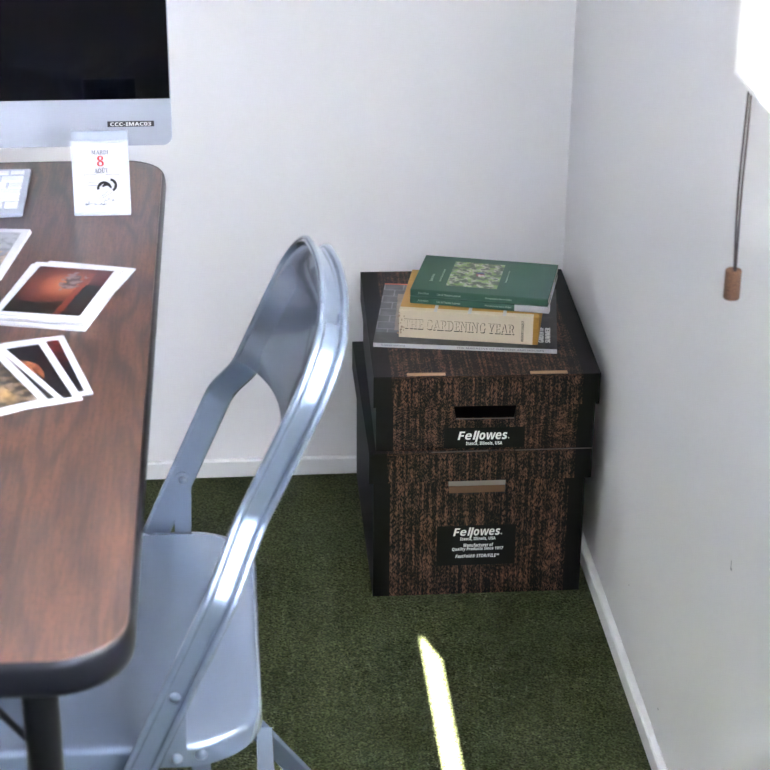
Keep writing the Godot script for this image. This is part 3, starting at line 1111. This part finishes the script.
	for k in 2:
		var gb := book("paperback_book", ["lower green softcover book with a white sticker on its spine end", "topmost green softcover book with a garden photograph on its cover"][k], "book", Vector3(-0.2822 + 0.0003 * k, g0 + k * (gT + 0.0004), 0.2785 - 0.0008 * k), -0.2675, 0.2080, 0.1440, gT, M.green, M.page, M.green, 0.0012, 0.0003)
		part("lettering", lettering("Junction", serif, 0.0165, 0.0040, 0.2), M.pale_ink, gb, Vector3(0.020, gT / 2, 0.0001))
		part("lettering", lettering("Lise & Therese Laurent", serif, 0.036, 0.0030), M.pale_ink, gb, Vector3(0.0585, gT / 2, 0.0001))
		part("lettering", lettering("Photographs by Simon Walker", serif, 0.040, 0.0030), M.pale_ink, gb, Vector3(0.1335, gT / 2, 0.0001))
		if k == 0:
			part("sticker", box(Vector3(0.158, 0.0008, -0.012), Vector3(0.2102, gT - 0.0002, 0.0006), 0.0004), M.paper, gb)
		else:
			var cv := part("cover_photo", uv_box(Vector3(0.0500, gT - 0.0002, -0.125), Vector3(0.1275, gT + 0.0002, -0.025)), picm, gb)
			cv.set_meta("label", "garden photograph")
			for q in [["Junction", 0.0255, -0.052, 0.029, 0.0058], ["Lise & Therese Laurent", 0.0385, -0.064, 0.050, 0.0032], ["Photographs by Simon Walker", 0.1375, -0.078, 0.048, 0.0030]]:
				var l := part("lettering", lettering(q[0], serif, q[3], q[4]), M.pale_ink, gb)
				l.transform = Transform3D(Basis(Vector3(0, 0, -1), Vector3(-1, 0, 0), Vector3(0, 1, 0)), Vector3(q[1], gT + 0.0002, q[2]))
			part("sticker", box(Vector3(0.2088, 0.0015, -0.075), Vector3(0.2102, gT - 0.001, -0.022), 0.0004), M.paper, gb)

func build_monitor() -> void:
	var xr := -0.6172
	var wd := 0.62
	var zb := 0.60
	var yb := 0.786
	var tilt := -deg_to_rad(0.5)
	var t := thing("desktop_computer", "silver all-in-one desktop computer with a black screen on the table", "computer", Vector3(xr, yb, zb))
	t.rotation.x = tilt
	var h := 0.45
	var chin := 0.0605
	# body: front outline, thin edge, bulging back
	var rs := []
	for l in [[0.0004, 0.0], [0.0, -0.0008], [0.0, -0.0055], [0.03, -0.012], [0.09, -0.026], [0.15, -0.036], [0.2, -0.040]]:
		var d: float = l[0]
		var ring := PackedVector3Array()
		for p in rrect(Vector2(-wd + d, d), Vector2(-d, h - d), [0.0125, 0.0125, 0.0125, 0.0125], 8):
			ring.append(Vector3(p.x, p.y, l[1]))
		rs.append(ring)
	part("housing", rings(rs, Vector3(-wd / 2, h / 2, -0.015), true, true, true, [0]), M.alu, t)
	# black glass above the chin
	var st := st_new()
	var o := rrect(Vector2(-wd + 0.0012, chin), Vector2(-0.0012, h - 0.0012), [0.0, 0.0, 0.011, 0.011], 6)
	add_extrude(st, o, -0.001, 0.0006, Vector2(-wd, 0), Vector2(0, h))
	part("screen", done(st), M.glass_black, t)
	# embossed label tape on the chin
	var tape := part("name_tape", box(Vector3(-0.0800, 0.0250, -0.0002), Vector3(-0.0220, 0.0322, 0.0006), 0.0002), M.black_ink, t)
	tape.rotation.z = 0.0
	part("lettering", lettering("CCC-IMAC03", sans_bold, 0.051, 0.0046), M.white_ink, tape, Vector3(-0.051, 0.0286, 0.0007))
	# stand: bent neck and foot plate; undo the tilt so that the foot lies on the table
	var nk := PackedVector3Array()
	var inv := Basis(Vector3(1, 0, 0), -tilt)
	var st2 := st_new()
	var side := [Vector2(-0.028, 0.15), Vector2(-0.052, 0.04), Vector2(-0.066, -0.02), Vector2(-0.068, -0.0445)]
	for i in side.size() - 1:
		var p := Vector3(-wd / 2, side[i].y, side[i].x)
		var q := Vector3(-wd / 2, side[i + 1].y, side[i + 1].x)
		var n := (q - p).cross(Vector3(1, 0, 0)).normalized() * 0.004
		var hx := Vector3(0.07, 0, 0)
		quad_out(st2, inv * (p - hx + n), inv * (p + hx + n), inv * (q + hx + n), inv * (q - hx + n), n)
		quad_out(st2, inv * (p - hx - n), inv * (p + hx - n), inv * (q + hx - n), inv * (q - hx - n), -n)
		for s in [-1, 1]:
			quad_out(st2, inv * (p + hx * s + n), inv * (p + hx * s - n), inv * (q + hx * s - n), inv * (q + hx * s + n), Vector3(s, 0, 0))
	part("stand_neck", done(st2), M.alu, t)
	var foot := part("stand_foot", slab(rrect(Vector2(-wd / 2 - 0.075, -0.078), Vector2(-wd / 2 + 0.075, -0.012), [0.004, 0.004, 0.012, 0.012], 4), -0.0458, -0.0410, 0.001), M.alu, t)
	foot.transform = Transform3D(inv, Vector3.ZERO)

func build_keyboard() -> void:
	var xr := -0.7955
	var wd := 0.284
	var t := thing("keyboard", "slim silver keyboard with white keys on the table", "keyboard", Vector3(xr, 0.74, 0.731))
	var dp := 0.136
	t.rotation.x = deg_to_rad(4.6)
	part("body", slab(rrect(Vector2(-wd, -dp), Vector2(0, 0), [0.005, 0.005, 0.005, 0.005], 5), 0.001, 0.0062, 0.0008), M.alu, t)
	var bar := PackedVector3Array([Vector3(-wd + 0.01, 0.0, -dp + 0.012), Vector3(-0.002, 0.0, -dp + 0.012)])
	part("battery_tube", tube(bar, 0.0068, 14), M.alu, t)
	var rows := [
		[0.1215, 0.0100, [1.0, 1, 1, 1, 1, 1, 1, 1, 1, 1, 1, 1, 1, 1]],
		[0.1015, 0.0158, [1.0, 1, 1, 1, 1, 1, 1, 1, 1, 1, 1, 1, 1, 1.55]],
		[0.0825, 0.0158, [1.55, 1, 1, 1, 1, 1, 1, 1, 1, 1, 1, 1, 1, 1.0]],
		[0.0635, 0.0158, [1.8, 1, 1, 1, 1, 1, 1, 1, 1, 1, 1, 1, 1.75]],
		[0.0445, 0.0158, [1.3, 1, 1, 1, 1, 1, 1, 1, 1, 1, 1, 1, 2.25]],
		[0.0235, 0.0168, [1.0, 1, 1, 1.25, 5.3, 1.25, 1, 1, 1, 1]],
	]
	for r in rows:
		var tot := 0.0
		for w in r[2]:
			tot += w
		var unit := (wd - 0.012) / tot
		var x := -0.006
		var ws: Array = r[2].duplicate()
		ws.reverse()
		for w in ws:
			var kw: float = unit * w
			part("key", box(Vector3(x - kw + 0.0013, 0.0060, -r[0] - r[1] * 0.5), Vector3(x - 0.0013, 0.0082, -r[0] + r[1] * 0.5), 0.0006), M.key, t)
			x -= kw

func build_calendar() -> void:
	var t := thing("desk_calendar", "small white upright desk calendar reading MARDI 8 AOUT", "calendar", Vector3(-0.7003, 0.7402, 0.7255))
	t.rotation.x = deg_to_rad(-4.0)
	t.rotation.y = -0.02
	var w := 0.0338
	var h := 0.1035
	var st := st_new()
	add_extrude(st, rrect(Vector2(-w, 0), Vector2(w, h), [0.0015, 0.0015, 0.001, 0.001], 3), -0.006, 0.0, Vector2(-w, 0), Vector2(w, h))
	part("frame", done(st), M.frame_white, t)
	part("top_clip", box(Vector3(-w, h - 0.0115, -0.0062), Vector3(w, h + 0.0004, 0.0022), 0.0006), M.frame_grey, t)
	part("foot_lip", box(Vector3(-w, 0, -0.001), Vector3(w, 0.0035, 0.004), 0.0008), M.frame_white, t)
	var easel := part("easel", box(Vector3(-0.012, -0.092, -0.001), Vector3(0.012, 0.0, 0.001), 0.0004), M.frame_white, t, Vector3(0, 0.09, -0.006), Vector3(deg_to_rad(22), 0, 0))
	var pg := part("page", box(Vector3(-0.0275, 0.007, -0.0005), Vector3(0.0270, h - 0.0150, 0.0006), 0.0003), mat(Color(0.725, 0.725, 0.735), 0.6), t)
	var z := 0.0007
	part("lettering", lettering("MARDI", serif_bold, 0.0205, 0.0050), M.grey_ink, pg, Vector3(0.0003, 0.0775, z))
	part("lettering", lettering("8", serif_bold, 0.0082, 0.0128), M.red_ink, pg, Vector3(0.0003, 0.0668, z))
	part("lettering", lettering("AOÛT", serif_bold, 0.0165, 0.0066), M.grey_ink, pg, Vector3(0.0008, 0.0560, z))
	# thin rules of print left and right, and the caption beside the emblem
	st = st_new()
	for q in [[-0.020, 0.0500, 0.015], [0.006, 0.0505, 0.016], [-0.006, 0.0522, 0.010], [-0.0165, 0.0400, 0.011], [-0.0165, 0.0368, 0.011]]:
		var x: float = q[0]
		while x < q[0] + q[2]:
			add_box(st, Vector3(x, q[1] - 0.0004, 0), Vector3(x + 0.0011, q[1] + 0.0004, z + 0.0001), 0.0001)
			x += 0.0017
	part("small_print", done(st), M.grey_ink, pg)
	# black emblem of three arcs
	st = st_new()
	for q in [[0.0035, 0.0330, 0.0090, 0.0060, 25.0, 190.0], [0.0062, 0.0325, 0.0066, 0.0040, 10.0, 150.0], [0.0105, 0.0370, 0.0085, 0.0055, -65.0, 85.0]]:
		var poly := PackedVector2Array()
		for i in 13:
			var an := deg_to_rad(lerpf(q[4], q[5], i / 12.0))
			poly.append(Vector2(q[0], q[1]) + Vector2(cos(an), sin(an)) * q[2])
		for i in range(12, -1, -1):
			var an := deg_to_rad(lerpf(q[4], q[5], i / 12.0))
			poly.append(Vector2(q[0], q[1]) + Vector2(cos(an), sin(an)) * q[3])
		add_extrude(st, poly, 0.0002, z + 0.0003, Vector2.ZERO, Vector2.ONE)
	part("emblem", done(st), M.black_ink, pg)
	# little line drawing along the bottom of the page
	var sk := st_new()
	var r := RandomNumberGenerator.new()
	r.seed = 12
	var pen := Vector2(-0.017, 0.017)
	for i in 70:
		var nx := pen + Vector2(r.randf_range(-0.0022, 0.0030), r.randf_range(-0.0026, 0.0026))
		nx.y = clampf(nx.y, 0.0125, 0.0235)
		if nx.x > 0.017:
			nx.x = -0.015
			pen = nx
			continue
		var dv := (nx - pen).normalized()
		var nn := Vector2(-dv.y, dv.x) * 0.00016
		add_extrude(sk, PackedVector2Array([pen - nn, nx - nn, nx + nn, pen + nn]), 0.0003, z, Vector2.ZERO, Vector2.ONE)
		pen = nx
	for q in [[0.0, 0.021, 0.0075, 0.0300], [0.001, 0.021, 0.013, 0.0285], [-0.003, 0.020, 0.005, 0.0295]]:
		var pa := Vector2(q[0], q[1])
		var pb := Vector2(q[2], q[3])
		var dv := (pb - pa).normalized()
		var nn := Vector2(-dv.y, dv.x) * 0.00016
		add_extrude(sk, PackedVector2Array([pa - nn, pb - nn, pb + nn, pa + nn]), 0.0003, z, Vector2.ZERO, Vector2.ONE)
	part("drawing", done(sk), M.grey_ink, pg)

func print_picture(kind: int) -> Image:
	var w := 96
	var h := 128
	var img := Image.create(w, h, false, Image.FORMAT_RGB8)
	var n := noise(0.05, 100 + kind, 4)
	for y in h:
		for x in w:
			var u := float(x) / w
			var v := float(y) / h
			var s := n.get_noise_2d(x, y)
			var c := Color.BLACK
			match kind:
				0:  # red sunset with a round dark tree and a red slanting road
					var d := Vector2((u - 0.52) * 1.0, (v - 0.36) * 1.2).length()
					c = Color(0.74, 0.50, 0.33).lerp(Color(0.44, 0.20, 0.14), clampf(d * 2.8, 0, 1))
					c = c.lerp(Color(0.20, 0.10, 0.11), clampf((d - 0.25) * 2.6, 0, 1))
					if v > 0.72 + 0.05 * sin(u * 5.0) and u < 0.75:
						c = Color(0.10, 0.09, 0.08)
					if u > 0.80:
						c = c.lerp(Color(0.24, 0.10, 0.13), 0.6)
					var road := absf(u - (0.72 + 0.0 * v) - 0.06 * (0.5 - v))
					if road < 0.045 and v > 0.1:
						c = Color(0.44, 0.19, 0.13)
					elif u > 0.76 and v > 0.35:
						c = Color(0.11, 0.10, 0.09)
					var td := Vector2((u - 0.58) / 0.125, (v - 0.30) / 0.17).length()
					if td < 1.0 + s * 0.6:
						c = Color(0.24, 0.22, 0.24).lerp(Color(0.50, 0.47, 0.48), clampf(0.5 + s * 2.0, 0, 1))
				1:  # brown street scene
					c = Color(0.17, 0.135, 0.115).lerp(Color(0.46, 0.39, 0.32), clampf(0.5 + s * 1.4, 0, 1))
					if v < 0.5:
						c = c.darkened(0.35)
					var yl := Vector2(u - 0.72, (v - 0.8) * 0.8).length()
					c = c.lerp(Color(0.70, 0.56, 0.34), clampf((0.15 - yl) * 6.0, 0, 0.8))
					if s < -0.2 and v < 0.65:
						c = Color(0.16, 0.15, 0.16)
				2:  # orange crescent on near black
					c = Color(0.09, 0.07, 0.08)
					var d2 := Vector2(u - 0.58, (v - 0.47) * 1.1).length()
					if d2 < 0.28 and Vector2(u - 0.66, (v - 0.62) * 1.0).length() > 0.15:
						c = Color(0.62, 0.36, 0.23).lerp(Color(0.44, 0.23, 0.16), clampf(0.5 + s, 0, 1))
				3:  # dark red dusk
					c = Color(0.36, 0.10, 0.10).lerp(Color(0.10, 0.08, 0.10), clampf(v * 1.6 + s * 0.5, 0, 1))
				4:  # grey landscape
					c = Color(0.58, 0.58, 0.60).lerp(Color(0.44, 0.44, 0.46), clampf(v + s, 0, 1))
					if v > 0.5 + s * 0.2:
						c = Color(0.60, 0.52, 0.44).lerp(Color(0.36, 0.32, 0.30), clampf(0.5 + s * 1.5, 0, 1))
				_:
					c = Color(0.30, 0.20, 0.20)
			img.set_pixel(x, y, c)
	return img

# print with a white border; corner = its near right corner, long axis turned by turn
func photo_print(label: String, group: String, corner: Vector3, turn: float, size: Vector2, thick: float, kind: int, border := 0.0085) -> Node3D:
	var t := thing("photo_print", label, "photograph", corner, turn, group)
	part("card", slab(rrect(Vector2(-size.x, -size.y), Vector2.ZERO, [0.0015, 0.0015, 0.0015, 0.0015], 3), 0.0, thick, 0.0002), M.paper, t)
	if kind >= 0:
		var key := "print%d" % kind
		if not M.has(key):
			M[key] = picture(print_picture(kind), 0.3)
		part("image", uv_box(Vector3(-size.x + border, thick - 0.0001, -size.y + border * 1.4), Vector3(-border, thick + 0.0001, -border)), M[key], t)
	return t

func build_prints() -> void:
	var y := 0.7402
	# neat stack with the sunset on top
	var g := "stacked photo prints on the table"
	var c := Vector3(-0.6999, 0, 1.0790)
	var n := 8
	var r := RandomNumberGenerator.new()
	r.seed = 3
	for i in n:
		var top := i == n - 1
		var at := Vector3(c.x + r.randf_range(-0.0012, 0.0012), y + i * 0.00152, c.z + r.randf_range(-0.0012, 0.0012))
		var tn := -0.235 + r.randf_range(-0.012, 0.012)
		if i == n - 3:
			tn -= 0.075
			at += Vector3(0.0035, 0, -0.006)
		if i == n - 2:
			tn += 0.03
		if top:
			photo_print("white-bordered print of a red sunset with a round tree, topmost of its stack", g, Vector3(c.x, at.y, c.z - 0.002), -0.235, Vector2(0.102, 0.150), 0.0014, 0)
		else:
			photo_print("white-edged print lying under the sunset print in its stack", g, at, tn, Vector2(0.102, 0.152), 0.0014, -1)
	# fan of four prints nearer the front
	g = "fanned photo prints on the table"
	photo_print("dark red print lowest and rightmost in the fan of prints", g, Vector3(-0.6831, y, 1.2330), 0.262, Vector2(0.102, 0.148), 0.0012, 3, 0.0075)
	photo_print("print with an orange crescent on black in the fan", g, Vector3(-0.6920, y + 0.0013, 1.2480), 0.322, Vector2(0.102, 0.155), 0.0012, 2, 0.008)
	photo_print("dark print showing only its right strip in the fan", g, Vector3(-0.7095, y + 0.0026, 1.2490), 0.506, Vector2(0.102, 0.152), 0.0012, 3, 0.007)
	photo_print("brown street scene print uppermost in the fan of prints", g, Vector3(-0.7226, y + 0.0039, 1.2560), 0.455, Vector2(0.102, 0.152), 0.0012, 1, 0.0085)
	# prints by the keyboard
	g = "photo prints by the keyboard"
	for i in 3:
		var tn := -0.14 + 0.004 * i
		var lab: String = "grey landscape print with a white border beside the keyboard" if i == 2 else "white-edged print under the grey landscape print"
		photo_print(lab, g, Vector3(-0.8015, y + i * 0.0014, 0.9320), tn, Vector2(0.102, 0.152), 0.0013, 4 if i == 2 else -1)
